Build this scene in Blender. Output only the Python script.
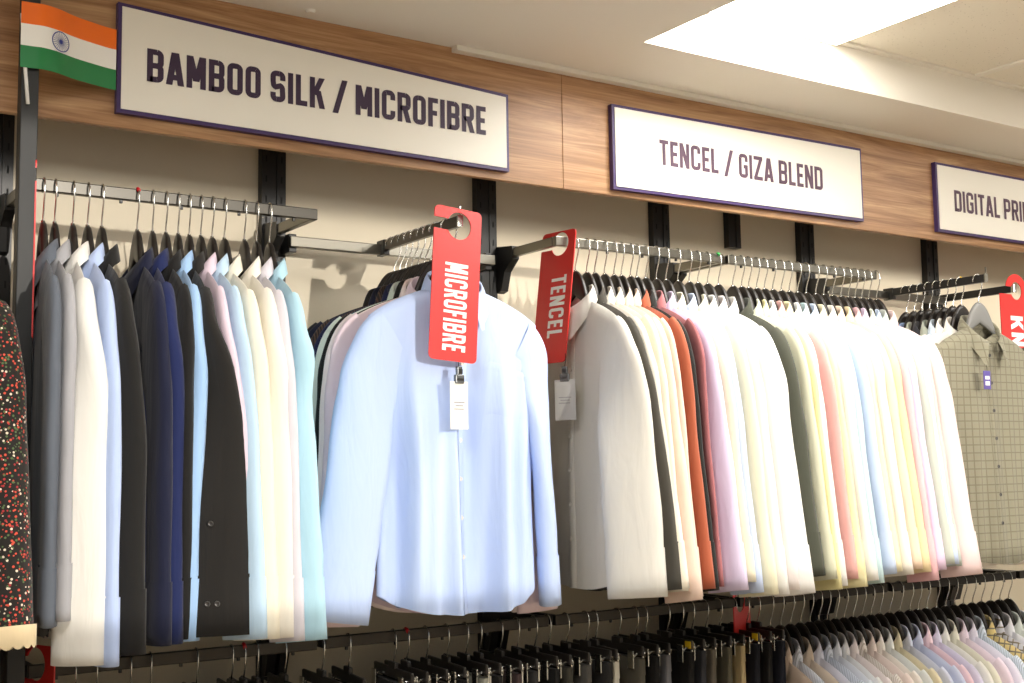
import bpy, bmesh, math, random
import numpy as np
from mathutils import Vector, Matrix, Euler

S = bpy.context.scene
for o in list(bpy.data.objects):
    bpy.data.objects.remove(o)
COL = S.collection
ZC = 1.55            # camera height above the floor; every z below is given relative to it with H()
def H(z): return z + ZC

# ------------------------------------------------------------------ camera
f = 1252.0
d1 = np.array([2390 - 512, 440 - 341.5, f]); d2 = np.array([-330 - 512, 482 - 341.5, f])
ax = d1 / np.linalg.norm(d1); ay = d2 - ax * (d2 @ ax); ay /= np.linalg.norm(ay); az = np.cross(ax, ay)
if az[1] > 0: az = -az
Rm = np.stack([ax, ay, az])
cam_d = bpy.data.cameras.new('camera'); cam = bpy.data.objects.new('camera', cam_d); COL.objects.link(cam)
cam_d.sensor_width = 36.0; cam_d.lens = f / 1024 * 36.0; cam_d.clip_start = 0.05
mw = Matrix.Identity(4)
for i in range(3):
    mw[i][0] = Rm[i, 0]; mw[i][1] = -Rm[i, 1]; mw[i][2] = -Rm[i, 2]
mw[0][3], mw[1][3], mw[2][3] = 0.0, -2.82, ZC
cam.matrix_world = mw
S.camera = cam

# ------------------------------------------------------------------ world, sun, exposure
w = bpy.data.worlds.new('world'); S.world = w; w.use_nodes = True
bg = w.node_tree.nodes['Background']; bg.inputs[0].default_value = (1.0, 0.97, 0.91, 1); bg.inputs[1].default_value = 0.42
sun_d = bpy.data.lights.new('sun', 'SUN'); sun = bpy.data.objects.new('sun', sun_d); COL.objects.link(sun)
sun_d.energy = 1.75; sun_d.angle = math.radians(0.9); sun_d.color = (1.0, 0.94, 0.85)
sun.rotation_euler = Vector((-0.16, 1.0, -0.115)).to_track_quat('-Z', 'Y').to_euler()
S.view_settings.view_transform = 'Standard'; S.view_settings.look = 'None'
S.view_settings.exposure = 0.38; S.view_settings.gamma = 1.0
S.view_settings.use_curve_mapping = False

# ------------------------------------------------------------------ materials
def lin(c):
    return tuple(((x / 255) / 12.92 if x / 255 <= 0.04045 else (((x / 255) + 0.055) / 1.055) ** 2.4) for x in c) + (1,)
MATS = {}
def mat(name, rgb, rough=0.6, metal=0.0, coat=0.0, spec=0.5, bump=None):
    if name in MATS: return MATS[name]
    m = bpy.data.materials.new(name); m.use_nodes = True
    nt = m.node_tree; b = nt.nodes['Principled BSDF']
    b.inputs['Base Color'].default_value = lin(rgb); b.inputs['Roughness'].default_value = rough
    b.inputs['Metallic'].default_value = metal; b.inputs['Coat Weight'].default_value = coat
    b.inputs['Specular IOR Level'].default_value = spec
    if bump:
        tc = nt.nodes.new('ShaderNodeTexCoord'); n = nt.nodes.new('ShaderNodeTexNoise'); bp = nt.nodes.new('ShaderNodeBump')
        n.inputs['Scale'].default_value = bump[0]; bp.inputs['Strength'].default_value = bump[1]; bp.inputs['Distance'].default_value = 0.01
        nt.links.new(tc.outputs['Object'], n.inputs['Vector']); nt.links.new(n.outputs['Fac'], bp.inputs['Height'])
        nt.links.new(bp.outputs['Normal'], b.inputs['Normal'])
    MATS[name] = m
    return m

def cloth(name, rgb, rough=0.85, pattern=None, rgb2=None, rgb3=None, sheen=0.15):
    """woven cotton: fine wrinkle bump, optional woven stripe / check / print"""
    if name in MATS: return MATS[name]
    m = bpy.data.materials.new(name); m.use_nodes = True
    nt = m.node_tree; L = nt.links.new; N = nt.nodes.new; b = nt.nodes['Principled BSDF']
    b.inputs['Roughness'].default_value = rough; b.inputs['Specular IOR Level'].default_value = 0.25
    b.inputs['Sheen Weight'].default_value = sheen
    b.inputs['Base Color'].default_value = lin(rgb)
    tc = N('ShaderNodeTexCoord'); mp = N('ShaderNodeMapping'); L(tc.outputs['Object'], mp.inputs['Vector'])
    mp.inputs['Scale'].default_value = (1.0, 1.0, 0.22)
    n1 = N('ShaderNodeTexNoise'); n1.inputs['Scale'].default_value = 22; n1.inputs['Detail'].default_value = 3; n1.inputs['Distortion'].default_value = 0.6
    L(mp.outputs[0], n1.inputs['Vector'])
    bp = N('ShaderNodeBump'); bp.inputs['Strength'].default_value = 0.2; bp.inputs['Distance'].default_value = 0.02
    L(n1.outputs['Fac'], bp.inputs['Height']); L(bp.outputs[0], b.inputs['Normal'])
    if pattern in ('stripe', 'check', 'tartan'):
        sx = N('ShaderNodeSeparateXYZ'); L(tc.outputs['Object'], sx.inputs[0])
        per, wid = {'stripe': (0.006, 0.4), 'check': (0.024, 0.14), 'tartan': (0.02, 0.22)}[pattern]
        def bars(sock):
            d = N('ShaderNodeMath'); d.operation = 'DIVIDE'; L(sock, d.inputs[0]); d.inputs[1].default_value = per
            fr = N('ShaderNodeMath'); fr.operation = 'FRACT'; L(d.outputs[0], fr.inputs[0])
            lt = N('ShaderNodeMath'); lt.operation = 'LESS_THAN'; L(fr.outputs[0], lt.inputs[0]); lt.inputs[1].default_value = wid
            return lt.outputs[0]
        mx = N('ShaderNodeMix'); mx.data_type = 'RGBA'
        mx.inputs[6].default_value = lin(rgb); mx.inputs[7].default_value = lin(rgb2)
        L(bars(sx.outputs[0]), mx.inputs[0]); out = mx.outputs[2]
        if pattern != 'stripe':
            m2 = N('ShaderNodeMix'); m2.data_type = 'RGBA'; L(out, m2.inputs[6]); m2.inputs[7].default_value = lin(rgb3 or rgb2)
            L(bars(sx.outputs[2]), m2.inputs[0]); out = m2.outputs[2]
        L(out, b.inputs['Base Color'])
    if pattern == 'floral':
        v = N('ShaderNodeTexVoronoi'); v.inputs['Scale'].default_value = 190; L(tc.outputs['Object'], v.inputs['Vector'])
        lt = N('ShaderNodeMath'); lt.operation = 'LESS_THAN'; L(v.outputs['Distance'], lt.inputs[0]); lt.inputs[1].default_value = 0.42
        sp = N('ShaderNodeSeparateColor'); L(v.outputs['Color'], sp.inputs[0])
        cr = N('ShaderNodeValToRGB'); cr.color_ramp.interpolation = 'CONSTANT'
        e = cr.color_ramp.elements; e[0].position = 0; e[0].color = lin((32, 30, 26)); e[1].position = 0.34; e[1].color = lin((186, 74, 56))
        for p, c in ((0.58, (78, 98, 62)), (0.78, (214, 200, 180)), (0.9, (150, 44, 48))):
            k = e.new(p); k.color = lin(c)
        L(sp.outputs[0], cr.inputs[0])
        mx = N('ShaderNodeMix'); mx.data_type = 'RGBA'; mx.inputs[6].default_value = lin(rgb); L(cr.outputs[0], mx.inputs[7]); L(lt.outputs[0], mx.inputs[0])
        L(mx.outputs[2], b.inputs['Base Color'])
    MATS[name] = m
    return m

def wood():
    m = bpy.data.materials.new('walnut laminate'); m.use_nodes = True
    nt = m.node_tree; L = nt.links.new; N = nt.nodes.new; b = nt.nodes['Principled BSDF']; b.inputs['Roughness'].default_value = 0.42
    tc = N('ShaderNodeTexCoord'); mp = N('ShaderNodeMapping'); mp.inputs['Scale'].default_value = (1.1, 6, 15); L(tc.outputs['Object'], mp.inputs['Vector'])
    n = N('ShaderNodeTexNoise'); n.inputs['Scale'].default_value = 1.9; n.inputs['Detail'].default_value = 5; n.inputs['Distortion'].default_value = 1.3; n.inputs['Roughness'].default_value = 0.62
    L(mp.outputs[0], n.inputs['Vector'])
    mp2 = N('ShaderNodeMapping'); mp2.inputs['Scale'].default_value = (2.2, 30, 150); L(tc.outputs['Object'], mp2.inputs['Vector'])
    n2 = N('ShaderNodeTexNoise'); n2.inputs['Scale'].default_value = 1.5; n2.inputs['Detail'].default_value = 2; L(mp2.outputs[0], n2.inputs['Vector'])
    ad = N('ShaderNodeMath'); ad.operation = 'MULTIPLY_ADD'; L(n2.outputs['Fac'], ad.inputs[0]); ad.inputs[1].default_value = 0.35; L(n.outputs['Fac'], ad.inputs[2])
    cr = N('ShaderNodeValToRGB'); e = cr.color_ramp.elements
    e[0].position = 0.45; e[0].color = lin((134, 94, 60)); e[1].position = 0.9; e[1].color = lin((202, 162, 118))
    k = e.new(0.66); k.color = lin((170, 126, 86))
    L(ad.outputs[0], cr.inputs[0]); L(cr.outputs[0], b.inputs['Base Color'])
    return m

CHROME = mat('chrome', (205, 205, 200), 0.22, 1.0)
RAIL = mat('polished rail', (120, 117, 108), 0.3, 1.0)
DARKRAIL = mat('dark rail', (58, 54, 49), 0.4, 0.7)
BLACKMETAL = mat('black powder coat', (30, 29, 28), 0.38)
UPRIGHT = mat('black upright', (22, 21, 20), 0.42)
POST = mat('dark grey post', (30, 31, 31), 0.55)
DIMRAIL = mat('rail darkened for reflection', (72, 70, 66), 0.32, 1.0)  # rail metal with the dark reflection of the upper left rail put into its colour
HANGER = mat('black hanger plastic', (36, 32, 29), 0.38)
GREYHANGER = mat('grey hanger plastic', (120, 120, 118), 0.45)
RED = mat('red acrylic', (212, 50, 47), 0.3)
REDDOT = mat('red marker', (200, 30, 40), 0.4)
WHITEPRINT = mat('white print', (245, 243, 238), 0.5)
PURPLE = mat('purple frame', (66, 46, 98), 0.4)
SIGNFACE = mat('cream sign face', (248, 244, 232), 0.45)
LETTER = mat('dark purple lettering', (58, 38, 66), 0.5)
LETTER2 = mat('mauve lettering', (94, 70, 88), 0.5)
BUTTON = mat('pearl button', (225, 222, 215), 0.3)
DARKBUTTON = mat('dark button', (60, 58, 56), 0.3)
YELLOW = mat('yellow label', (228, 190, 30), 0.5)
SLOT = mat('slot black', (8, 8, 8), 0.8)

# ------------------------------------------------------------------ mesh helpers
def link(name, me, m=None, parent=None):
    o = bpy.data.objects.new(name, me); COL.objects.link(o)
    if parent is not None: o.parent = parent
    if m is not None and me is not None:
        if len(me.materials) == 0: me.materials.append(m)
        elif me.materials[0] != m:
            o.material_slots[0].link = 'OBJECT'; o.material_slots[0].material = m
    return o
def tag(o, label, cat, group=None):
    o['label'] = label; o['category'] = cat
    if group: o['group'] = group
    return o
def struct(o): o['kind'] = 'structure'; return o
def thing(name, label, cat, loc=(0, 0, 0), rz=0.0, group=None):
    o = bpy.data.objects.new(name, None); COL.objects.link(o); o.empty_display_size = 0.05
    o.location = loc; o.rotation_euler = (0, 0, rz)
    return tag(o, label, cat, group)

def mesh(name, vs, fs, smooth=True):
    me = bpy.data.meshes.new(name); me.from_pydata([tuple(v) for v in vs], [], fs); me.update()
    if smooth: me.polygons.foreach_set('use_smooth', [True] * len(me.polygons))
    return me
def bm_mesh(name, bm, smooth=False):
    bmesh.ops.recalc_face_normals(bm, faces=bm.faces[:])
    me = bpy.data.meshes.new(name); bm.to_mesh(me); bm.free()
    if smooth: me.polygons.foreach_set('use_smooth', [True] * len(me.polygons))
    return me
def add_box(bm, lo, hi, bevel=0.0):
    r = bmesh.ops.create_cube(bm, size=1.0); vs = r['verts']
    for v in vs:
        v.co = Vector([(lo[i] + hi[i]) / 2 + v.co[i] * (hi[i] - lo[i]) for i in range(3)])
    if bevel > 0:
        es = list({e for v in vs for e in v.link_edges})
        bmesh.ops.bevel(bm, geom=es, offset=bevel, segments=2, profile=0.5, affect='EDGES')
def box_me(name, lo, hi, bevel=0.0):
    bm = bmesh.new(); add_box(bm, lo, hi, bevel); return bm_mesh(name, bm)
def add_bar(bm, a, b, wid, hgt, up=(0, 0, 1)):
    """rectangular bar from a to b"""
    a, b = Vector(a), Vector(b); d = (b - a).normalized(); s = d.cross(Vector(up)).normalized(); u = s.cross(d)
    vs = []
    for p in (a, b):
        for i, j in ((-1, -1), (1, -1), (1, 1), (-1, 1)):
            vs.append(bm.verts.new(p + s * (i * wid / 2) + u * (j * hgt / 2)))
    for q in ((0, 1, 2, 3), (7, 6, 5, 4), (0, 4, 5, 1), (1, 5, 6, 2), (2, 6, 7, 3), (3, 7, 4, 0)):
        bm.faces.new([vs[k] for k in q])
def tube_geo(pts, r, n=8, closed_caps=True):
    pts = [Vector(p) for p in pts]; vs = []; fs = []
    t0 = (pts[1] - pts[0]).normalized(); ref = Vector((0, 1, 0)) if abs(t0.y) < 0.9 else Vector((1, 0, 0))
    for i, p in enumerate(pts):
        t = (pts[min(i + 1, len(pts) - 1)] - pts[max(i - 1, 0)]).normalized()
        u = (ref - t * ref.dot(t)).normalized(); v = t.cross(u)
        for k in range(n):
            a = 2 * math.pi * k / n
            vs.append(p + u * (r * math.cos(a)) + v * (r * math.sin(a)))
    for i in range(len(pts) - 1):
        for k in range(n):
            k2 = (k + 1) % n
            fs.append((i * n + k, i * n + k2, (i + 1) * n + k2, (i + 1) * n + k))
    if closed_caps:
        fs.append(tuple(range(n - 1, -1, -1))); fs.append(tuple(range((len(pts) - 1) * n, len(pts) * n)))
    return vs, fs
def tube_me(name, pts, r, n=8):
    vs, fs = tube_geo(pts, r, n); return mesh(name, vs, fs)
def grid_faces(nc, nr, closed=False, off=0):
    fs = []
    for j in range(nr - 1):
        for i in range(nc if closed else nc - 1):
            i2 = (i + 1) % nc
            fs.append((off + j * nc + i, off + j * nc + i2, off + (j + 1) * nc + i2, off + (j + 1) * nc + i))
    return fs
def disc_me(name, r, t, n=14):
    """little four-hole style button: rimmed disc facing -y"""
    prof = [(0, -t * 0.45), (r * 0.55, -t * 0.45), (r * 0.7, -t), (r * 0.95, -t * 0.9), (r, -t * 0.3), (r * 0.9, 0)]
    vs = [(0, prof[0][1], 0)]; fs = []
    for j, (rr, y) in enumerate(prof[1:]):
        for k in range(n):
            a = 2 * math.pi * k / n; vs.append((rr * math.cos(a), y, rr * math.sin(a)))
    for k in range(n): fs.append((0, 1 + k, 1 + (k + 1) % n))
    for j in range(len(prof) - 2):
        for k in range(n):
            k2 = (k + 1) % n
            fs.append((1 + j * n + k, 1 + (j + 1) * n + k, 1 + (j + 1) * n + k2, 1 + j * n + k2))
    return mesh(name, vs, fs)
BUTTON_ME = disc_me('button', 0.0055, 0.0022)

def smooth(a, b, x):
    t = min(1, max(0, (x - a) / (b - a))); return t * t * (3 - 2 * t)

# ------------------------------------------------------------------ lettering (strokes drawn by hand, condensed caps)
def arc(cx, cy, r, a0, a1, n=5):
    return [(cx + r * math.cos(math.radians(a0 + (a1 - a0) * i / n)), cy + r * math.sin(math.radians(a0 + (a1 - a0) * i / n))) for i in range(n + 1)]
def glyph(ch, W, t):
    l, r, b, p, q = t / 2, W - t / 2, t / 2, 1 - t / 2, 0.11
    c = 0.5
    P = []; Q = []   # ribbons, quads (parallelograms: x0,y0,x1,y1 with horizontal thickness)
    bowl = lambda y0, y1: [(l, y1), (r - q, y1)] + arc(r - q, y1 - q, q, 90, 0) + arc(r - q, y0 + q, q, 0, -90) + [(l, y0)]
    if ch == 'A': Q += [(t * .45, 0, W / 2 - t * .1, 1), (W - t * .45, 0, W / 2 + t * .1, 1)]; P.append([(W * .25, .24), (W * .75, .24)])
    elif ch == 'B': P += [[(l, 0), (l, 1)], bowl(b, c), bowl(c, p)]
    elif ch in 'CG':
        path = arc(r - q, p - q, q, 0, 90); path = [(r, .68)] + path + arc(l + q, p - q, q, 90, 180) + arc(l + q, b + q, q, 180, 270) + arc(r - q, b + q, q, -90, 0)
        path += [(r, .32)] if ch == 'C' else [(r, .47), (W * .52, .47)]
        P.append(path)
    elif ch == 'D': P += [[(l, 0), (l, 1)], bowl(b, p)]
    elif ch == 'E': P += [[(l, 0), (l, 1)], [(l, b), (W, b)], [(l, c), (W * .9, c)], [(l, p), (W, p)]]
    elif ch == 'F': P += [[(l, 0), (l, 1)], [(l, c - .02), (W * .9, c - .02)], [(l, p), (W, p)]]
    elif ch == 'I': P += [[(l, 0), (l, 1)]]
    elif ch == 'K': P += [[(l, 0), (l, 1)]]; Q += [(l + t * .3, .42, W - t * .45, 1), (W - t * .4, 0, l + t * 1.1, .58)]
    elif ch == 'L': P += [[(l, 0), (l, 1)], [(l, b), (W, b)]]
    elif ch == 'M': P += [[(l, 0), (l, 1)], [(r, 0), (r, 1)]]; Q += [(W / 2, .22, l + t * .1, 1), (W / 2, .22, r - t * .1, 1)]
    elif ch == 'N': P += [[(l, 0), (l, 1)], [(r, 0), (r, 1)]]; Q += [(r - t * .05, 0, l + t * .05, 1)]
    elif ch == 'O': P.append([(r, .5)] + arc(r - q, p - q, q, 0, 90) + arc(l + q, p - q, q, 90, 180) + arc(l + q, b + q, q, 180, 270) + arc(r - q, b + q, q, -90, 0) + [(r, .5)])
    elif ch == 'P': P += [[(l, 0), (l, 1)], bowl(c - .06, p)]
    elif ch == 'R': P += [[(l, 0), (l, 1)], bowl(c - .02, p)]; Q += [(W - t * .45, 0, W * .55, .48)]
    elif ch == 'S':
        P.append([(r, .70)] + arc(r - q, p - q, q, 0, 90) + arc(l + q, p - q, q, 90, 180) + [(l, .66)] + arc(l + q, .5 + q * .6, q * .9, 180, 250) +
                 arc(r - q, .5 - q * .6, q * .9, 70, 0) + arc(r - q, b + q, q, 0, -90) + arc(l + q, b + q, q, -90, -180) + [(l, .30)])
    elif ch == 'T': P += [[(W / 2, 0), (W / 2, 1)], [(0, p), (W, p)]]
    elif ch == 'Z': P += [[(0, p), (W, p)], [(0, b), (W, b)]]; Q += [(t * .5, b, W - t * .5, p)]
    elif ch == '/': Q += [(t * .4, -.06, W - t * .4, 1.06)]
    return P, Q
WIDTH = {'I': None, ' ': .14, 'M': .58, 'A': .5, 'T': .44, '/': .46, 'L': .38, 'E': .38, 'F': .37}
def text_polys(s, t=.165, base=.45, gap=.1):
    """returns list of polygons in (x, y) with cap height 1, and the total width"""
    out = []; x = 0
    for ch in s:
        W = t if ch == 'I' else WIDTH.get(ch, base)
        if ch == ' ': x += W + gap; continue
        P, Q = glyph(ch, W, t)
        for pl in P:
            n = len(pl)
            left, right = [], []
            for i in range(n):
                a = Vector(pl[max(i - 1, 0)]); b = Vector(pl[i]); c = Vector(pl[min(i + 1, n - 1)])
                d0 = (b - a); d1_ = (c - b)
                if ch == 'O' and i in (0, n - 1): d0 = d1_ = Vector((0, 1))
                if d0.length < 1e-7: d0 = d1_
                if d1_.length < 1e-7: d1_ = d0
                n0 = Vector((-d0.y, d0.x)).normalized(); n1 = Vector((-d1_.y, d1_.x)).normalized()
                m_ = n0 + n1
                m_ = n0 if m_.length < 1e-6 else m_ / max(0.5, (1 + n0.dot(n1)))
                left.append(b + m_ * t / 2); right.append(b - m_ * t / 2)
            for i in range(n - 1):
                if (Vector(pl[i]) - Vector(pl[i + 1])).length < 1e-7: continue
                out.append([(v.x + x, v.y) for v in (left[i], left[i + 1], right[i + 1], right[i])])
        h = t * .56
        for x0, y0, x1, y1 in Q:
            out.append([(x + x0 - h, y0), (x + x0 + h, y0), (x + x1 + h, y1), (x + x1 - h, y1)])
        x += W + gap
    return out, x - gap
def text_me(name, s, mapfn, **kw):
    polys, wtot = text_polys(s, **kw); vs = []; fs = []
    for idx, pl in enumerate(polys):
        k = len(vs)
        for (x, y) in pl:
            q = mapfn(x / wtot, y); vs.append((q[0], q[1] - 0.00004 * (idx % 13), q[2]))
        fs.append(tuple(range(k, k + 4)))
    return mesh(name, vs, fs, smooth=False)

# ------------------------------------------------------------------ the setting
WALL = mat('warm grey wall panel', (208, 197, 174), 0.55, bump=(90, 0.03))
CEIL = mat('ceiling paint', (238, 232, 219), 0.8)
TILE = bpy.data.materials.new('mineral ceiling tile'); TILE.use_nodes = True
def _tile():
    nt = TILE.node_tree; b = nt.nodes['Principled BSDF']; b.inputs['Roughness'].default_value = 0.9
    tc = nt.nodes.new('ShaderNodeTexCoord'); v = nt.nodes.new('ShaderNodeTexVoronoi'); v.inputs['Scale'].default_value = 75
    cr = nt.nodes.new('ShaderNodeValToRGB'); e = cr.color_ramp.elements
    e[0].position = 0.08; e[0].color = lin((190, 182, 164)); e[1].position = 0.16; e[1].color = lin((236, 229, 212))
    nt.links.new(tc.outputs['Object'], v.inputs['Vector']); nt.links.new(v.outputs['Distance'], cr.inputs[0]); nt.links.new(cr.outputs[0], b.inputs['Base Color'])
_tile()
FLOOR = mat('beige floor tile', (176, 160, 138), 0.35)

struct(link('wall_back', box_me('wall_back', (-2.5, 0.0, 0.0), (8.0, 0.1, H(1.4))), WALL))
struct(link('floor', box_me('floor', (-2.5, -6.0, -0.05), (8.0, 0.1, 0.0)), FLOOR))
# added low wall behind the camera, unseen; blocks low sun and ambient light
struct(link('wall_sun_blocker', box_me('wall_sun_blocker', (-2.5, -3.62, 0.0), (8.0, -3.5, H(0.075))), CEIL))
# smooth dropped ceiling with a recess cut in it
ZS, ZT = 1.05, 1.178
YE = -3.55
bm = bmesh.new()
add_box(bm, (-2.5, -0.50, H(ZS)), (8.0, 0.0, H(ZS + 0.34)))
add_box(bm, (-2.5, YE, H(ZS)), (1.965, -0.50, H(ZS + 0.34)))
add_box(bm, (1.965, YE, H(ZS)), (8.0, -2.9, H(ZS + 0.34)))
struct(link('ceiling', bm_mesh('ceiling', bm), CEIL))
bm = bmesh.new(); add_box(bm, (1.965, -2.9, H(ZT)), (8.0, -0.50, H(ZT + 0.12)))
struct(link('ceiling_recess', bm_mesh('ceiling_recess', bm), TILE))
bm = bmesh.new()
for X in (2.66, 3.27, 3.88, 4.5):
    add_box(bm, (X - 0.012, -2.9, H(ZT - 0.006)), (X + 0.012, -0.5, H(ZT)))
for Yy in (-1.72,):
    add_box(bm, (1.965, Yy - 0.012, H(ZT - 0.0055)), (8.0, Yy + 0.012, H(ZT - 0.0005)))
add_box(bm, (1.965, -0.522, H(ZT - 0.0065)), (8.0, -0.5, H(ZT - 0.0003)))
struct(link('trim_1', bm_mesh('trim_1', bm), CEIL))
struct(link('trim_2', box_me('trim_2', (1.575, -0.247, H(ZS - 0.014)), (7.0, -0.22, H(ZS)), 0.002), mat('white moulding', (232, 226, 212), 0.5)))

# recessed light panel
LIGHTM = bpy.data.materials.new('lit diffuser'); LIGHTM.use_nodes = True
_b = LIGHTM.node_tree.nodes['Principled BSDF']; _b.inputs['Base Color'].default_value = (1, 1, 1, 1)
_b.inputs['Emission Color'].default_value = (1.0, 0.97, 0.92, 1); _b.inputs['Emission Strength'].default_value = 16.0
def light_panel(label, X, Y, hx, hy, z):
    lp = thing('ceiling_light', label, 'ceiling light', (X, Y, z), 0, 'light panels in the ceiling')
    link('diffuser', box_me('diffuser', (-hx, -hy, -0.018), (hx, hy, -0.006)), LIGHTM, lp)
    bm = bmesh.new(); e = 0.014
    add_box(bm, (-hx - e, -hy - e, -0.014), (-hx, hy + e, 0)); add_box(bm, (hx, -hy - e, -0.014), (hx + e, hy + e, 0))
    add_box(bm, (-hx, -hy - e, -0.014), (hx, -hy, 0)); add_box(bm, (-hx, hy, -0.014), (hx, hy + e, 0))
    link('frame', bm_mesh('frame', bm), CEIL, lp)
light_panel('bright light panel set in the ceiling recess above the TENCEL sign', 2.315, -0.80, 0.33, 0.28, H(ZT))
light_panel('added unseen fill light panel in the recess further right', 4.2, -1.4, 0.3, 0.3, H(ZT))  # added fixture, out of view, to brighten fascia and signs
light_panel('added unseen fill light panel in the recess behind the first one', 2.75, -2.1, 0.3, 0.3, H(ZT))  # extra emitter put in to lift the lower shirts
light_panel('added unseen fill light panel in the smooth ceiling left of the camera', 0.35, -1.75, 0.3, 0.3, H(ZS))  # invented fixture that fills the left fascia and sign

# wooden fascia: two boards
WOOD = wood()
def board(name, x0, x1, label):
    o = link(name, box_me(name, (x0, -0.22, H(0.729)), (x1, -0.202, H(ZS)), 0.0015), WOOD)
    return tag(o, label, 'fascia board', 'wood fascia boards above the racks')
board('fascia_board', -0.7, 1.9135, 'brown wood fascia board behind the BAMBOO SILK sign')
board('fascia_board', 1.9145, 5.2, 'brown wood fascia board behind the TENCEL and DIGITAL signs')
# smoke detector bit on the ceiling
sd = thing('ceiling_sensor', 'tiny pale round sensor on the smooth ceiling above the left sign', 'sensor', (1.17, -0.27, H(ZS)))
bm = bmesh.new(); bmesh.ops.create_cone(bm, cap_ends=True, segments=20, radius1=0.009, radius2=0.012, depth=0.006, matrix=Matrix.Translation((0, 0, -0.003)))
link('housing', bm_mesh('housing', bm), CEIL, sd)

# signs
def sign(label, c, txt, x0, x1, z0, z1, lm, weight, base=.48, gap=.085, group='signs on the wood fascia'):
    """c = TL, TR, BR, BL as (x, z)"""
    root = thing('fabric_sign', label, 'sign', ((c[0][0] + c[1][0]) / 2, -0.22, H(c[3][1])), 0, group)
    ox, oz = root.location.x, root.location.z
    def slab(name, m, grow, y0, y1):
        cx = sum(p[0] for p in c) / 4; cz = sum(p[1] for p in c) / 4
        bm = bmesh.new(); rings = []
        for y in (y0, y1):
            rings.append([bm.verts.new((p[0] - ox - math.copysign(grow, p[0] - cx), y, H(p[1]) - oz - math.copysign(grow, p[1] - cz))) for p in c])
        bm.faces.new(rings[0]); bm.faces.new(rings[1][::-1])
        for i in range(4): bm.faces.new([rings[0][i], rings[1][i], rings[1][(i + 1) % 4], rings[0][(i + 1) % 4]])
        return link(name, bm_mesh(name, bm), m, root)
    slab('backing', PURPLE, 0.0, -0.016, -0.0005)
    slab('face', SIGNFACE, 0.0085, -0.0185, -0.0155)
    mp = lambda u, v: (x0 + (x1 - x0) * u - ox, -0.0195, H(z0 + (z1 - z0) * v) - oz)
    link('lettering', text_me('lettering', txt, mp, t=weight, base=base, gap=gap), lm, root)
    return root
sign('long cream sign reading BAMBOO SILK / MICROFIBRE', [(0.744, 0.996), (1.733, 0.949), (1.733, 0.749), (0.744, 0.757)],
     'BAMBOO SILK / MICROFIBRE', 0.806, 1.662, 0.833, 0.905, LETTER, 0.17)
sign('white sign reading TENCEL / GIZA BLEND', [(2.069, 0.977), (3.063, 0.984), (3.063, 0.752), (2.069, 0.743)],
     'TENCEL / GIZA BLEND', 2.231, 2.880, 0.829, 0.900, LETTER2, 0.155)
sign('white sign reading DIGITAL PRINT, cut by the picture edge', [(3.425, 0.987), (4.42, 0.987), (4.42, 0.755), (3.425, 0.755)],
     'DIGITAL PRINT', 3.512, 3.512 + 0.455, 0.830, 0.902, LETTER2, 0.155)

# uprights on the wall
def upright(X, zb, zt, wid, label, slots=True):
    root = thing('wall_upright', label, 'rack upright', (X, 0, H(zb)), 0, 'black slotted uprights on the wall')
    bm = bmesh.new(); h = zt - zb
    add_box(bm, (-wid / 2, -0.024, 0), (-wid * 0.13, -0.0005, h)); add_box(bm, (wid * 0.13, -0.024, 0), (wid / 2, -0.0005, h))
    add_box(bm, (-wid * 0.13, -0.021, 0), (wid * 0.13, -0.0005, h))
    k0 = len(bm.faces)
    if slots:
        z = 0.05
        while z < h - 0.03:
            for sx in (-1, 1): add_box(bm, (sx * wid * 0.32 - 0.002, -0.0248, z), (sx * wid * 0.32 + 0.002, -0.0238, z + 0.016))
            z += 0.05
    for i, fc in enumerate(bm.faces): fc.material_index = 1 if i >= k0 else 0
    me = bm_mesh('channel', bm); o = link('channel', me, UPRIGHT, root); me.materials.append(SLOT)
    return root
UX = [-0.05, 0.556, 1.187, 1.800, 2.417, 3.037, 3.665, 4.29]
ulab = ['black slotted upright in the bay left of the dress', 'black slotted upright behind the grey post', 'black slotted upright at the right end of the left rail',
        'black slotted upright behind the MICROFIBRE tag', 'black slotted upright under the left end of the TENCEL sign', 'black slotted upright under the right end of the TENCEL sign',
        'black slotted upright behind the face-out checked shirt', 'black slotted upright far right beyond the checked shirt']
for X, l in zip(UX[1:7], ulab[1:7]): upright(X, -1.5, 0.86, 0.062, l)
upright(2.715, 0.672, 0.86, 0.05, 'short black strap under the middle of the TENCEL sign', False)

# grey post with flag
post = thing('rack_post', 'dark grey square post standing in front of the left rail end', 'post', (0.545, -0.335, 0))
bm = bmesh.new(); add_box(bm, (-0.0165, -0.015, 0.0), (0.0165, 0.015, H(ZS) - 0.001), 0.002); link('tube', bm_mesh('tube', bm), POST, post)
bm = bmesh.new(); add_box(bm, (-0.045, -0.045, 0), (0.045, 0.045, 0.006), 0.002); link('foot', bm_mesh('foot', bm), POST, post)

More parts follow.
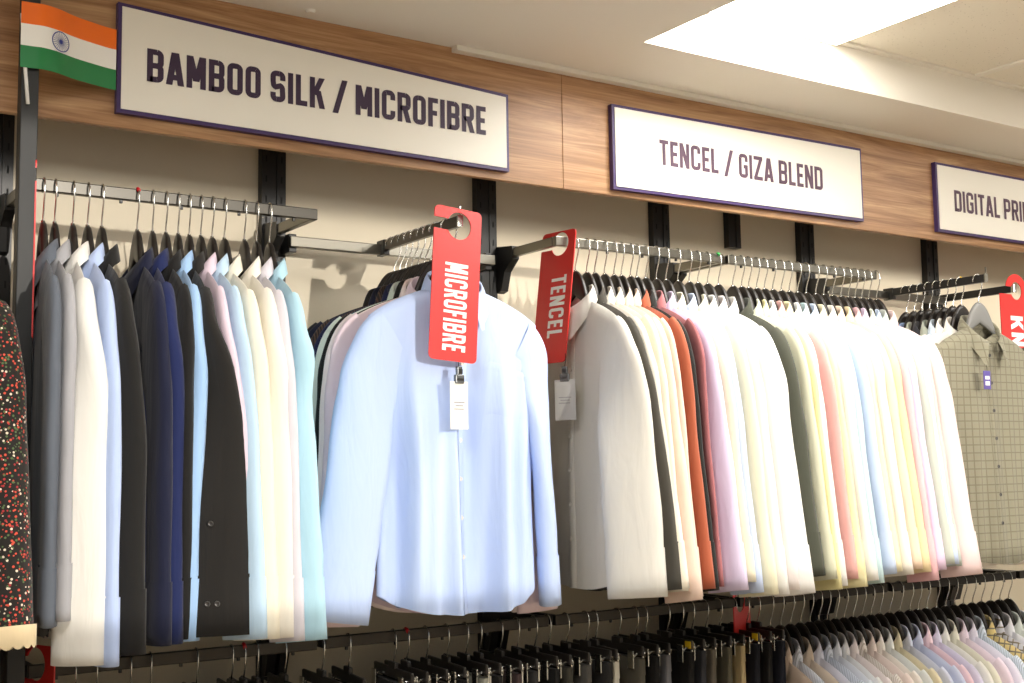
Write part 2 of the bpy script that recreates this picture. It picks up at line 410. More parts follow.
fl = thing('paper_flag', 'small orange, white and green flag with blue wheel on the post', 'flag', (0.536, -0.356, H(0.70)))
stick = tube_me('stick', [(0.004, -0.002, 0.012), (-0.004, -0.001, 0.1), (-0.010, 0.002, 0.19)], 0.0035, 8)
link('stick', stick, WHITEPRINT, fl)
def flag_pt(u, v, off=0.0):
    x = -0.013 + 0.214 * u
    y = -0.0065 + 0.112 * smooth(0.17, 1.0, u) ** 0.8 - 0.004 * math.sin(min(1, u) * 9.0) * smooth(0.25, 0.5, u)
    return (x, y - off, 0.082 + 0.130 * v - 0.002 * math.sin(u * 7) + 0.018 * u)
def band(name, v0, v1, m):
    vs = [flag_pt(i / 40, v0 + (v1 - v0) * j / 6) for j in range(7) for i in range(41)]
    vs += [flag_pt(i / 40, v0 + (v1 - v0) * j / 6, -0.0006) for j in range(7) for i in range(41)]
    fs = grid_faces(41, 7) + [q[::-1] for q in grid_faces(41, 7, off=287)]
    link(name, mesh(name, vs, fs), m, fl)
band('orange_band', 2 / 3, 1, mat('flag orange', (255, 118, 22), 0.35))
band('white_band', 1 / 3, 2 / 3, mat('flag white', (250, 248, 242), 0.35))
band('green_band', 0, 1 / 3, mat('flag green', (22, 128, 66), 0.35))
vs, fs = [], []
def wheel_poly(pts):
    k = len(vs)
    for (dx, dz) in pts: vs.append(flag_pt(0.38 + dx / 0.206, 0.5 + dz / 0.130, 0.0011))
    fs.append(tuple(range(k, k + len(pts))))
NR = 40
for i in range(NR):
    a0, a1 = 2 * math.pi * i / NR, 2 * math.pi * (i + 1) / NR
    wheel_poly([(r * math.cos(a), r * math.sin(a)) for r, a in ((0.0185, a0), (0.0205, a0), (0.0205, a1), (0.0185, a1))])
    wheel_poly([(0, 0), (0.0042 * math.cos(a0), 0.0042 * math.sin(a0)), (0.0042 * math.cos(a1), 0.0042 * math.sin(a1))])
for i in range(24):
    a = 2 * math.pi * i / 24; c_, s_ = math.cos(a), math.sin(a)
    wheel_poly([(0.004 * c_ - 0.0004 * s_, 0.004 * s_ + 0.0004 * c_), (0.004 * c_ + 0.0004 * s_, 0.004 * s_ - 0.0004 * c_), (0.0185 * c_ + 0.0003 * s_, 0.0185 * s_ - 0.0003 * c_), (0.0185 * c_ - 0.0003 * s_, 0.0185 * s_ + 0.0003 * c_)])
link('wheel_emblem', mesh('wheel_emblem', vs, fs, False), mat('flag blue', (40, 60, 150), 0.4), fl)

# ------------------------------------------------------------------ rails
RT = 0.585    # top of the upper rails
RLOW = -0.357
STUD_ME = box_me('stud', (-0.003, -0.003, -0.004), (0.003, 0.003, 0.004), 0.001)
def hangrail(x0, x1, top, label, dark=False):
    root = thing('hang_rail', label, 'hanging rail', (x0, 0, H(top)), 0, 'U-shaped hanging rails on the wall')
    L_ = x1 - x0; yf = -0.285
    bm = bmesh.new()
    add_box(bm, (0.008, yf - 0.0075, -0.025), (L_ - 0.008, yf + 0.0075, 0), 0.002)
    link('crossbar', bm_mesh('crossbar', bm), DARKRAIL if dark else (DIMRAIL if x0 < 1 else RAIL), root)
    for X in (0.014, L_ - 0.014):
        bm = bmesh.new()
        add_box(bm, (X - 0.008, yf + 0.0070, -0.0245), (X + 0.008, -0.05, -0.0005), 0.002)
        link('bracket_arm', bm_mesh('bracket_arm', bm), RAIL if not dark else BLACKMETAL, root)
        bm = bmesh.new()     # black gusset plate that hooks in the slots
        pts = [(-0.10, 0.004), (-0.024, 0.012), (-0.024, -0.115), (-0.045, -0.11), (-0.062, -0.06), (-0.10, -0.03)]
        fr = [bm.verts.new((X - 0.011, y, z)) for y, z in pts]; bk = [bm.verts.new((X + 0.011, y, z)) for y, z in pts]
        bm.faces.new(fr); bm.faces.new(bk[::-1])
        for i in range(len(pts)): bm.faces.new([fr[i], bk[i], bk[(i + 1) % len(pts)], fr[(i + 1) % len(pts)]])
        link('gusset', bm_mesh('gusset', bm), BLACKMETAL, root)
    for k in range(5):
        X = L_ * (k + 0.5) / 5
        st = link('stud', STUD_ME, BLACKMETAL, root); st.location = (X, yf, -0.028)
    return root
hangrail(0.552, 1.186, RT, 'upper left chrome rail with dark and white shirts')
hangrail(1.826, 2.416, RT, 'chrome rail under the TENCEL sign, left half')
hangrail(2.418, 3.052, RT, 'chrome rail under the TENCEL sign, right half')
lowl = ['lower rail at far left under the white shirts', 'lower rail with clip hangers below the MICROFIBRE shirt', 'lower rail with trousers below the first TENCEL shirts',
        'lower rail where trousers meet the lower shirts', 'lower rail with pastel shirts below the face-out checked shirt', 'lower rail at the far right edge']
for k in range(6):
    hangrail([0.572, 1.189, 1.803, 2.420, 3.041, 3.670][k], [1.185, 1.799, 2.416, 3.037, 3.666, 4.29][k], RLOW, lowl[k], True)

def faceout(x0, x1, X, ytip, label, studs=True, top=RT):
    root = thing('face_out_arm', label, 'display arm', (X, 0, H(top)), 0, 'straight display arms on the wall')
    bm = bmesh.new(); add_box(bm, (x0 - X, -0.088, -0.034), (x1 - X, -0.072, -0.008), 0.002); link('back_bar', bm_mesh('back_bar', bm), RAIL, root)
    for xx in (x0 - X + 0.012, x1 - X - 0.012):
        bm = bmesh.new(); add_box(bm, (xx - 0.010, -0.073, -0.045), (xx + 0.010, -0.024, 0.0), 0.002); link('wall_clip', bm_mesh('wall_clip', bm), BLACKMETAL, root)
    bm = bmesh.new(); add_box(bm, (-0.0065, ytip, -0.025), (0.0065, -0.0885, 0.0), 0.0015); link('arm', bm_mesh('arm', bm), BLACKMETAL if X > 3 else mat('grey arm', (96, 90, 82), 0.3, 0.8), root)
    bm = bmesh.new(); add_box(bm, (-0.0085, -0.105, -0.036), (0.0085, -0.066, 0.0025), 0.002); link('saddle', bm_mesh('saddle', bm), BLACKMETAL, root)
    bm = bmesh.new(); add_box(bm, (-0.0075, ytip - 0.003, -0.025), (0.0075, ytip + 0.001, 0.0015)); add_box(bm, (-0.0015, ytip - 0.003, 0.0), (0.0015, ytip, 0.022)); link('end_stop', bm_mesh('end_stop', bm), CHROME, root)
    return root
faceout(1.203, 1.784, 1.452, -0.452, 'straight display arm behind the red MICROFIBRE tag', top=RT - 0.016)
faceout(3.053, 3.65, 3.352, -0.455, 'straight black display arm holding the checked olive shirt', top=RT - 0.008)
# plain arm with the KNIT tag
ka = thing('face_out_arm', 'straight black display arm inside the red KNIT tag hole', 'display arm', (3.680, 0, H(RT)), 0, 'straight display arms on the wall')
bm = bmesh.new(); add_box(bm, (-0.0075, -0.322, -0.027), (0.0075, -0.024, -0.002), 0.002); link('arm', bm_mesh('arm', bm), BLACKMETAL, ka)
bm = bmesh.new(); add_box(bm, (-0.0085, -0.334, -0.028), (0.0085, -0.3225, -0.001), 0.002); link('end_cap', bm_mesh('end_cap', bm), CHROME, ka)
# rail of the neighbouring bay, carrying the dresses (ends just outside the picture)
lr = thing('hang_rail', 'rail of the bay left of the grey post, carrying dresses', 'hanging rail', (0, 0, H(0.535)), 0, 'U-shaped hanging rails on the wall')
bm = bmesh.new(); add_box(bm, (-0.05, -0.2925, -0.025), (0.468, -0.2775, 0.0), 0.002); link('crossbar', bm_mesh('crossbar', bm), RAIL, lr)
bm = bmesh.new(); add_box(bm, (-0.05, -0.278, -0.025), (-0.034, -0.001, 0.0), 0.002); link('bracket_arm', bm_mesh('bracket_arm', bm), RAIL, lr)

# ------------------------------------------------------------------ hangers
def hook_pts(top):
    """wire hook; local x is across the hanger, z relative to the rail top"""
    p = [(-0.021, 0, -0.022), (-0.021, 0, -0.010)]
    for i in range(9):
        a = math.pi - math.pi * i / 8
        p.append((0.0195 * math.cos(a), 0, -0.016 + 0.0185 * math.sin(a) + 0.0005))
    p += [(0.0195, 0, -0.030), (0.0165, 0, -0.040), (0.006, 0, -0.062), (0.001, 0, -0.074), (0, 0, -0.086), (0, 0, top)]
    return p
HOOK_ME = tube_me('hook', hook_pts(-0.105), 0.0017, 8)
def arm_prof(s):
    """hanger centre-line z (relative to the rail top) and half height at s in -1..1: a round neck dome, then arms just under the shirt's shoulder line"""
    x = abs(s) * 0.195
    dome = -0.084 - 0.110 * (x / 0.07) ** 2.2
    u = max(0.0, (x - 0.072) / 0.146); line = -0.204 - 0.050 * u - 0.022 * u ** 3
    zt = max(dome, line)
    zb = -0.150 - 0.055 * (x / 0.1) ** 1.0 if x < 0.1 else -0.205 - 0.052 * ((x - 0.1) / 0.1)
    zb = min(zb, zt - 0.022)
    return (zt + zb) / 2, (zt - zb) / 2
def hanger_mesh(thick):
    n, m = 49, 12; vs = []
    for i in range(n):
        s = -1 + 2 * i / (n - 1); z, hh = arm_prof(s); x = 0.195 * s
        end = math.sqrt(max(0.0, 1 - abs(s) ** 14)) if abs(s) > 0.9 else 1
        tt = thick * (0.85 + 0.3 * abs(s)) * (0.25 + 0.75 * end)
        for k in range(m):
            a = 2 * math.pi * k / m; c_, s_ = math.cos(a), math.sin(a)
            vs.append((x, tt * math.copysign(abs(c_) ** 0.6, c_) - 0.012 * (s * s) * 0.0, z + hh * end * math.copysign(abs(s_) ** 0.75, s_)))
    fs = [(i * m + k, i * m + (k + 1) % m, (i + 1) * m + (k + 1) % m, (i + 1) * m + k) for i in range(n - 1) for k in range(m)]
    fs += [tuple(range(m)), tuple(range((n - 1) * m, n * m))]
    return mesh('hanger_body', vs, fs)
HANGER_ME = hanger_mesh(0.0075)
COLLAR_ME = tube_me('hook_ferrule', [(0, 0, -0.094), (0, 0, -0.083)], 0.004, 10)
DOT_ME = tube_me('size_marker', [(0.0, 0, 0.0022), (0.007, 0, 0.0005), (0.0135, 0, -0.005)], 0.0038, 8)
def make_hanger(label, loc, rz, group, m=HANGER, dot=None):
    r = thing('clothes_hanger', label, 'hanger', loc, rz, group)
    link('shoulder_bar', HANGER_ME, m, r); link('hook', HOOK_ME, CHROME, r); link('ferrule', COLLAR_ME, CHROME, r)
    if dot is not None: link('size_marker', DOT_ME, dot, r)
    return r

# ------------------------------------------------------------------ shirts
def shirt_front(P):
    """surface function of the front or back panel"""
    t, fold, seed, hem, wtop = P['t'], P['fold'], P['seed'], P['hem'], P['w']
    rnd = random.Random(seed)
    ph = [rnd.uniform(0, 6.28) for _ in range(8)]
    k1, k2 = rnd.uniform(1.6, 2.4), rnd.uniform(3.6, 5.0)
    def top(s, back):
        a = abs(s) * wtop
        if a < 0.072:
            u = a / 0.072
            return (-0.158 - 0.012 * u * u) if back else (-0.205 + 0.035 * u ** 1.5)
        u = (a - 0.072) / (wtop - 0.072)
        return -0.170 - 0.050 * u - 0.020 * u ** 3
    def F(s, r, back=False, off=0.0):
        z0 = top(s, back); zh = hem + 0.055 * abs(s) ** 2.5 + (0.004 * math.sin(3 * s + ph[5]))
        z = z0 + (zh - z0) * r
        dz = -0.235 - z
        side = 1 + (0.035 * smooth(0, 0.2, dz) - (0.08 + P.get('hip', 0.0)) * smooth(0.12, 0.40, dz) + 0.02 * smooth(0.35, 0.65, dz)) * smooth(0.3, 1.0, abs(s))
        x = s * wtop * side
        prof = max(0.0, 1 - abs(s) ** 3.0) ** 0.55 * min(1.0, (r / 0.035)) ** 0.5
        prof2 = max(0.0, 1 - abs(s) ** 6.0) * smooth(0.03, 0.55, r)
        th = t * (0.75 + 0.35 * r)
        fd = fold * prof2 * (math.sin(6.28 * (k1 * s * 0.5) + ph[0] + 1.2 * (1 - r)) + 0.6 * math.sin(6.28 * k2 * s * 0.5 + ph[1] + 0.9 * math.sin(3 * r + ph[2])) + 0.35 * math.sin(6.28 * 0.9 * k2 * s + ph[3] + 2 * r))
        y = (th * prof + off) + fd
        y = max(y, 0.0008 + off) if abs(s) < 0.999 else y
        return (x, y if back else -y, z)
    return F
def sleeve_curve(sgn, P, u):
    """centre line, in-plane normal"""
    fl, w = (P['flare'] if sgn > 0 else P['flare_far']), P['w']
    A = Vector((w * 0.74, -0.288)); B = Vector((w * 0.985, -0.32)); L_ = P['slen']
    E_ = Vector((w + 0.012 + fl, -0.245 - L_))
    C1 = B; C2 = Vector((w + 0.004, -0.42))
    u1 = 1 - u
    p = A * u1 ** 3 + C1 * (3 * u1 * u1 * u) + C2 * (3 * u1 * u * u) + E_ * u ** 3
    d = (C1 - A) * (3 * u1 * u1) + (C2 - C1) * (6 * u1 * u) + (E_ - C2) * (3 * u * u); d.normalize()
    nrm = Vector((-d.y, d.x))
    return p, d, nrm
def sleeve_geo(sgn, P, u0, u1, nr, grow=0.0, lip=False):
    rnd = random.Random(P['seed'] * 7 + (3 if sgn > 0 else 5)); ph = [rnd.uniform(0, 6.28) for _ in range(6)]
    n = 18; vs = []
    dr = P.get('drift', 0.0) if sgn > 0 else 0.0; ae = P.get('a_end', 1.0) if sgn > 0 else P.get('a_end_far', 1.0)
    b = P['b'] if sgn > 0 else P['b_far']; tw = P['twist'] if sgn > 0 else P['twist_far']; a_sc = P['a'] if sgn > 0 else P['a_far']
    rows = []
    for j in range(nr): rows.append((u0 + (u1 - u0) * j / (nr - 1), 1.0))
    if lip: rows.append((u1, 0.93)); rows.append((u1 - 0.03, 0.90))
    for u, sc in rows:
        p, d, nrm = sleeve_curve(sgn, P, u)
        ue = u ** 0.8
        a = a_sc * (0.082 + (0.052 * ae - 0.082) * (smooth(0, 0.85, ue) if ae == 1.0 else smooth(0, 0.5, ue) * (0.5 + 0.5 * smooth(0.3, 1.0, ue)) + 0.18 * smooth(0.1, 0.45, ue) * (1 - smooth(0.45, 0.95, ue)))) + grow
        a = min(a, 0.085)
        bb = (0.35 * min(b, P['t'] + 0.004) + 0.65 * b * 1.0) if u > 0.25 else (min(b, P['t'] + 0.006) * (1 - u / 0.25) + u / 0.25 * (0.35 * min(b, P['t'] + 0.004) + 0.65 * b))
        bb = bb + grow
        th = tw * smooth(0.15, 0.8, u)
        c_, s_ = math.cos(th), math.sin(th)
        for k in range(n):
            g = 2 * math.pi * k / n; cg, sg = math.cos(g), math.sin(g)
            wr = 1 + P['wr'] * (math.sin(11 * u + ph[0] + 2 * cg) * 0.6 + math.sin(23 * u + ph[1] + 3 * sg) * 0.4) * smooth(0.1, 0.4, u) * (1 - smooth(0.86, 0.93, u))
            e1 = a * sc * math.copysign(abs(cg) ** 0.85, cg) * wr; e2 = bb * sc * math.copysign(abs(sg) ** 0.8, sg) * wr
            ipl = e1 * c_ - e2 * s_; out = e1 * s_ + e2 * c_
            sway = P['sway'] * math.sin(2.6 * u + ph[3]) * smooth(0.2, 0.6, u) + dr * smooth(0.1, 1.0, u)
            q = p + nrm * ipl
            vs.append((sgn * q.x, out + sway, q.y))
    return vs, grid_faces(n, len(rows), True)
def collar_geo(P, open_):
    vs = []; n = 37; ry = max(0.026, min(0.04, P['t'] + 0.013)); rx = 0.066
    prof = 7
    for j in range(prof):
        for i in range(n):
            tau = -1 + 2 * i / (n - 1); psi = tau * math.pi * (0.955 - open_ * 0.05)
            fr = (1 - math.cos(psi)) / 2
            zb = -0.158 - 0.056 * fr ** 1.3 - open_ * 0.03 * fr ** 3
            st = 0.036 - 0.010 * fr
            leaf = 0.034 + 0.047 * fr ** 3
            point = smooth(0.80, 1.0, abs(tau))
            rr, z = [(1.0, zb - 0.004), (0.98, zb + st * 0.6), (0.97, zb + st), (1.05, zb + st + 0.002), (1.14, zb + st - leaf * 0.25), (1.22, zb + st - leaf * 0.65), (1.28, zb + st - leaf)][j]
            x = rr * rx * math.sin(psi); y = rr * ry * math.cos(psi)
            if j >= 4:
                x += math.copysign(1, tau) * 0.024 * point * (j - 3) / 3
                y -= 0.006 * point * (j - 3) / 3
            y -= open_ * 0.008 * fr
            vs.append((x, y, z))
    return vs, grid_faces(n, prof)
def make_shirt(desc_label, loc, rz, m, group, seed, t=0.014, b=0.017, a=1.0, twist=0.0, flare=0.05, fold=0.003, w=0.218, hem=-0.885, slen=0.655,
               pocket=False, buttons=False, open_=0.0, hires=False, button_mat=None, sway=0.0, b_far=None, twist_far=0.0, wr=0.05, a_far=1.0, cuffbuttons=False, name='dress_shirt', cat='shirt', flare_far=None, drift=0.0, a_end=1.0, a_end_far=1.0, hip=0.0):
    P = dict(drift=drift, a_end=a_end, a_end_far=a_end_far, flare_far=flare if flare_far is None else flare_far, t=t, fold=fold, seed=seed, hem=hem, w=w, flare=flare, slen=slen, b=b, b_far=b_far if b_far is not None else min(b, 0.02), twist=twist, twist_far=twist_far, a=a, a_far=a_far, wr=wr, sway=sway, hip=hip)
    root = thing(name, desc_label, cat, loc, rz, group)
    F = shirt_front(P); nc, nr = (57, 64) if hires else (25, 24)
    vs = []
    S_ = [math.sin(math.pi / 2 * (-1 + 2 * i / (nc - 1))) * 0.35 + 0.65 * (-1 + 2 * i / (nc - 1)) for i in range(nc)]
    for back in (False, True):
        for j in range(nr):
            for i in range(nc): vs.append(F(S_[i], j / (nr - 1), back))
    fs = grid_faces(nc, nr) + [q[::-1] for q in grid_faces(nc, nr, off=nc * nr)]
    # stitch side and shoulder seams
    o2 = nc * nr
    for j in range(nr - 1):
        fs.append((j * nc, (j + 1) * nc, o2 + (j + 1) * nc, o2 + j * nc)); fs.append((j * nc + nc - 1, o2 + j * nc + nc - 1, o2 + (j + 1) * nc + nc - 1, (j + 1) * nc + nc - 1))
    for i in range(nc - 1):
        if abs((S_[i] + S_[i + 1]) / 2) * w > 0.075: fs.append((i, i + 1, o2 + i + 1, o2 + i)[::-1])
    link('body', mesh('body', vs, fs), m, root)
    vs, fs = collar_geo(P, open_); link('collar', mesh('collar', vs, fs), m, root)
    # placket
    vs = []; pw = 0.016 / w; n2 = 40 if hires else 18
    for j in range(n2):
        for q in (-1, -0.98, 0, 0.98, 1): vs.append(F(q * pw, 0.02 + 0.98 * j / (n2 - 1), False, 0.0003 if abs(q) == 1 else 0.0016))
    link('placket', mesh('placket', vs, grid_faces(5, n2)), m, root)
    for sgn in (1, -1):
        v1, f1 = sleeve_geo(sgn, P, 0, 0.925, 34 if hires else 22)
        sl = link('sleeve', mesh('sleeve', v1, f1), m, root)
        v2, f2 = sleeve_geo(sgn, P, 0.915, 1.0, 6, 0.0024, True)
        cu = link('cuff', mesh('cuff', v2, f2), m, sl)
        if cuffbuttons and sgn > 0:
            for uu, dx in ((0.955, -0.008), (0.955, 0.010), (0.83, 0.0)):
                p, d, nrm = sleeve_curve(1, P, uu)
                th = twist; outd = b * 0.93 + 0.004
                ox, oy = math.sin(th) * outd, -math.cos(th) * outd + drift * smooth(0.1, 1.0, uu)
                bo = link('button', BUTTON_ME, button_mat or BUTTON, sl)
                bo.location = (p.x + ox + dx * math.cos(th), oy + dx * math.sin(th), p.y); bo.rotation_euler = (0, 0, th)
    if buttons:
        for k in range(7):
            r = 0.07 + 0.125 * k
            p = F(0.0, r, False, 0.0022); bo = link('button', BUTTON_ME, button_mat or BUTTON, root); bo.location = p
    if pocket:
        vs = []; s0, s1, r0, r1 = 0.25, 0.79, 0.225, 0.385
        nn, mm = 15, 15
        for j in range(mm):
            for i in range(nn):
                ss = s0 + (s1 - s0) * i / (nn - 1); v = j / (mm - 1)
                pt = 0.012 * (1 - abs(2 * i / (nn - 1) - 1)) * smooth(0.7, 1, v)
                edge = 1.0 if (0 < i < nn - 1 and 0 < j < mm - 1) else 0.25
                vs.append(F(ss, r0 + (r1 - r0) * v + pt, False, 0.0018 * edge + (0.0008 if j < 2 else 0)))
        link('pocket', mesh('pocket', vs, grid_faces(nn, mm)), m, root)
    return root

ORD = ['first', 'second', 'third', 'fourth', 'fifth', 'sixth', 'seventh', 'eighth', 'ninth', 'tenth', 'eleventh', 'twelfth', 'thirteenth', 'fourteenth', 'fifteenth', 'sixteenth', 'seventeenth', 'eighteenth', 'nineteenth', 'twentieth']
TENS = {20: 'twenty', 30: 'thirty'}
def ordw(i):
    if i < 20: return ORD[i]
    n = i + 1
    if n == 30: return 'thirtieth'
    if n == 40: return 'fortieth'
    return TENS[n // 10 * 10] + '-' + ORD[n % 10 - 1]

Q = -math.pi / 2
rnd = random.Random(4); rnd2 = random.Random(9)
# --- upper left rail -------------------------------------------------
LEFT = [  # X, colour words, rgb, sleeve half thickness, twist, yaw(deg), extra
    (0.590, 'slate grey', (92, 98, 108), 0.015, 0.0, 8, dict(slen=0.60, flare=-0.035)),
    (0.612, 'satin light grey', (158, 158, 162), 0.015, 0.0, 8, dict(slen=0.59, t=0.012, flare=-0.03)),
    (0.647, 'white', (226, 224, 218), 0.026, 1.05, 7, dict(t=0.016, slen=0.672, buttons=True, flare=0.0, a=0.95)),
    (0.676, 'light periwinkle blue', (176, 194, 232), 0.016, 0.3, 6, dict(slen=0.676, flare=0.0)),
    (0.704, 'black', (27, 26, 25), 0.022, 0.6, 4, dict(slen=0.66, flare=0.0)),
    (0.776, 'dark navy', (22, 26, 50), 0.018, 0.1, 7, dict(slen=0.648, flare=0.0)),
    (0.808, 'navy blue', (26, 36, 80), 0.022, 0.9, 9, dict(slen=0.648, flare=0.0, t=0.016, drift=-0.015)),
    (0.836, 'jet black', (24, 23, 23), 0.016, 0.1, 8, dict(slen=0.64, flare=-0.02, drift=-0.008)),
    (0.862, 'sky blue', (156, 190, 230), 0.018, 0.8, 9, dict(slen=0.646, flare=0.0, drift=-0.038)),
    (0.886, 'charcoal black', (32, 30, 28), 0.020, 1.15, 9, dict(slen=0.640, flare=0.03, cuffbuttons=True, a=0.95, a_end=1.4, drift=0.012, button_mat=DARKBUTTON)),
    (0.911, 'pale lilac pink', (216, 198, 212), 0.015, 0.1, 9, dict(slen=0.63, flare=-0.01, drift=0.045)),
    (0.936, 'pale blue', (182, 208, 230), 0.017, 0.5, 9, dict(slen=0.65, flare=0.035, drift=0.012)),
    (0.963, 'cream', (232, 226, 208), 0.020, 0.5, 8, dict(slen=0.652, flare=0.04)),
    (1.008, 'ivory white', (234, 229, 217), 0.024, 0.6, 9, dict(slen=0.652, flare=0.045)),
    (1.036, 'pale grey lilac', (206, 202, 210), 0.018, 0.3, 10, dict(slen=0.660, flare=0.05)),
    (1.066, 'pale aqua blue', (172, 210, 226), 0.022, 0.7, 9, dict(slen=0.660, flare=0.065, wr=0.16, sway=0.012)),
]
def row(items, y, top, where, sg, hg, seed0, first_words='from the left'):
    n = len(items)
    for i, (X, cw, m, b, tw, yaw, ex) in enumerate(items):
        yaw = yaw + rnd.uniform(-1.5, 1.5); rz = Q - math.radians(yaw)
        loc = (X, y, H(top)); ex = dict(ex); dot = ex.pop('dot', None)
        art = '%s long-sleeved shirt, %s %s %s' % (cw, ordw(i), first_words, where)
        make_shirt(art, loc, rz, m, sg, seed0 + i, **{**dict(b=b, twist=tw + rnd.uniform(-0.1, 0.2), flare_far=-0.03, a=rnd.uniform(0.92, 1.05), sway=rnd.uniform(-0.003, 0.003)), **ex})
        make_hanger('black hanger with chrome hook, %s %s %s' % (ordw(i), first_words, where), loc, rz, hg, dot=dot)
items = []
for X, cw, rgb, b, tw, yaw, ex in LEFT:
    items.append((X, cw, cloth('cloth ' + cw, rgb), b, tw, yaw, ex))
items[5][6]['dot'] = REDDOT
row(items, -0.285, RT, 'on the upper left rail', 'shirts on the upper left rail', 'hangers on the upper left rail', 100)

# --- the long rail under the TENCEL sign ------------------------------
TEN = [
    (1.898, 'sheer white', (232, 228, 220), 0.022, 0.85, 1, dict(pocket=True, t=0.018, flare=0.03, slen=0.640, a_end=1.4, buttons=True, fold=0.005)),
    (1.934, 'dark olive grey', (84, 80, 72), 0.018, 0.2, 2, dict(drift=0.034, flare=0.055)), (1.960, 'warm white', (244, 238, 226), 0.018, 0.2, 4, dict(drift=0.022)),
    (1.992, 'cream', (246, 236, 216), 0.017, 0.1, 4, {}), (2.024, 'pale peach', (250, 222, 204), 0.018, 0.2, 5, dict(flare=0.07)),
    (2.050, 'blush beige', (240, 214, 196), 0.014, 0, 5, {}), (2.076, 'rust orange', (196, 104, 72), 0.016, 0.1, 5, {}),
    (2.103, 'black', (34, 32, 30), 0.017, 0.1, 6, {}), (2.130, 'deep rose pink', (190, 118, 122), 0.011, 0, 6, dict(flare=0.035)),
    (2.165, 'lavender', (228, 214, 244), 0.020, 0.25, 7, {}), (2.204, 'pale beige', (238, 232, 208), 0.018, 0.2, 7, {}),
    (2.243, 'light blue', (206, 220, 248), 0.018, 0.2, 8, {}), (2.283, 'pale butter yellow', (250, 244, 212), 0.018, 0.2, 8, {}),
    (2.318, 'pure white', (250, 248, 242), 0.018, 0.2, 8, {}), (2.352, 'pinkish white', (250, 240, 236), 0.018, 0.2, 8, {}),
    (2.390, 'wide-sleeved white', (252, 250, 246), 0.040, 0.7, 8, dict(flare=0.08)),
    (2.446, 'dark olive charcoal', (78, 80, 68), 0.026, 0.5, 8, {}), (2.478, 'pale sage', (216, 216, 190), 0.015, 0, 8, {}),
    (2.509, 'lemon yellow', (246, 236, 176), 0.012, 0, 8, dict(flare=0.05)), (2.540, 'chalk white', (250, 248, 242), 0.014, 0, 8, {}),
    (2.571, 'rose pink', (240, 184, 178), 0.011, 0, 8, dict(flare=0.045)), (2.602, 'soft yellow', (250, 240, 190), 0.014, 0.1, 9, {}),
    (2.634, 'milk white', (250, 248, 244), 0.016, 0.1, 9, {}), (2.668, 'pale teal', (204, 230, 232), 0.015, 0.1, 9, {}),
    (2.702, 'ice blue', (206, 220, 246), 0.016, 0.1, 9, {}), (2.740, 'cream yellow', (244, 234, 196), 0.018, 0.2, 9, {}),
    (2.778, 'off-white', (250, 244, 232), 0.018, 0.2, 9, {}), (2.816, 'apricot', (250, 222, 196), 0.018, 0.2, 10, {}),
    (2.852, 'sand yellow', (246, 222, 176), 0.020, 0.3, 10, {}), (2.886, 'candy pink', (248, 196, 200), 0.017, 0.1, 10, {}),
    (2.918, 'pale lilac', (240, 216, 240), 0.018, 0.1, 10, {}), (2.950, 'grey green', (202, 208, 194), 0.018, 0.2, 10, {}),
    (2.982, 'powder blue', (200, 216, 244), 0.017, 0.1, 10, {}), (3.012, 'silver sage', (206, 212, 204), 0.017, 0.1, 11, {}),
    (3.046, 'baby pink', (252, 224, 222), 0.032, 0.6, 11, dict(flare=0.075)),
]
items = [(X + (rnd2.uniform(-0.003, 0.003) if 1.97 < X < 3.04 else 0.0), cw, cloth('cloth ten ' + cw, tuple(int(c * (0.93 if max(rgb) > 200 else 0.85)) for c in rgb)), b, tw, yaw, {**dict(flare=0.06, slen=0.642 + rnd.uniform(-0.02, 0.02)), **ex}) for X, cw, rgb, b, tw, yaw, ex in [(q[0], q[1], q[2], q[3], q[4], q[5] + max(0.0, 6.0 * (2.6 - q[0]) / 0.7), q[6]) for q in TEN]]
items[15][6]['dot'] = mat('green marker', (40, 150, 70), 0.4)
row(items, -0.285, RT, 'on the rail under the TENCEL sign', 'shirts on the rail under the TENCEL sign', 'hangers on the rail under the TENCEL sign', 200)

# --- shirts on the MICROFIBRE arm (face out) ---------------------------
MIC = [(-0.405, 'light blue', (186, 205, 243), dict(t=0.034, fold=0.023, flare_far=0.066, hip=0.05, a_end_far=1.55, a_end=1.15, b=0.024, b_far=0.026, a=0.80, a_far=0.86, twist=1.0, twist_far=0.15, flare=0.016, pocket=True, buttons=True, hires=True, w=0.219, hem=-0.895, slen=0.645, wr=0.07)),
       (-0.352, 'mauve pink', (222, 202, 210), dict(flare=0.02)), (-0.322, 'pinkish white', (240, 226, 224), {}), (-0.292, 'black', (30, 29, 28), {}),
       (-0.262, 'mint white', (222, 232, 222), dict(flare=0.05)), (-0.230, 'navy', (34, 38, 70), {}), (-0.200, 'brown-striped dark', (52, 44, 44), {}), (-0.170, 'midnight blue', (28, 32, 54), dict(flare=0.07)), (-0.140, 'charcoal', (44, 42, 42), dict(flare=0.08))]
for i, (y, cw, rgb, ex) in enumerate(MIC):
    loc = (1.452, y, H(RT - 0.016)); sloc = (1.452 + (0.014 if i == 0 else 0.0), y, H(RT - (0.008 if i == 0 else 0.016))); rz = math.radians(-1 if i == 0 else rnd.uniform(-5, 3))
    lab = 'light blue face-out shirt with chest pocket behind the MICROFIBRE tag' if i == 0 else '%s shirt, %s behind the light blue face-out shirt' % (cw, ordw(i - 1))
    m = cloth('cloth mic ' + cw, rgb, pattern='stripe' if 'striped' in cw else None, rgb2=(96, 74, 62))
    make_shirt(lab, sloc, rz, m, 'shirts on the MICROFIBRE arm', 300 + i, **{**dict(t=0.011, b=0.013, flare=0.03), **ex})
    make_hanger('black hanger under the light blue face-out shirt' if i == 0 else 'black hanger, %s behind the light blue face-out shirt' % ordw(i - 1), loc, rz, 'hangers on the MICROFIBRE arm', dot=REDDOT if i in (2, 3) else None)

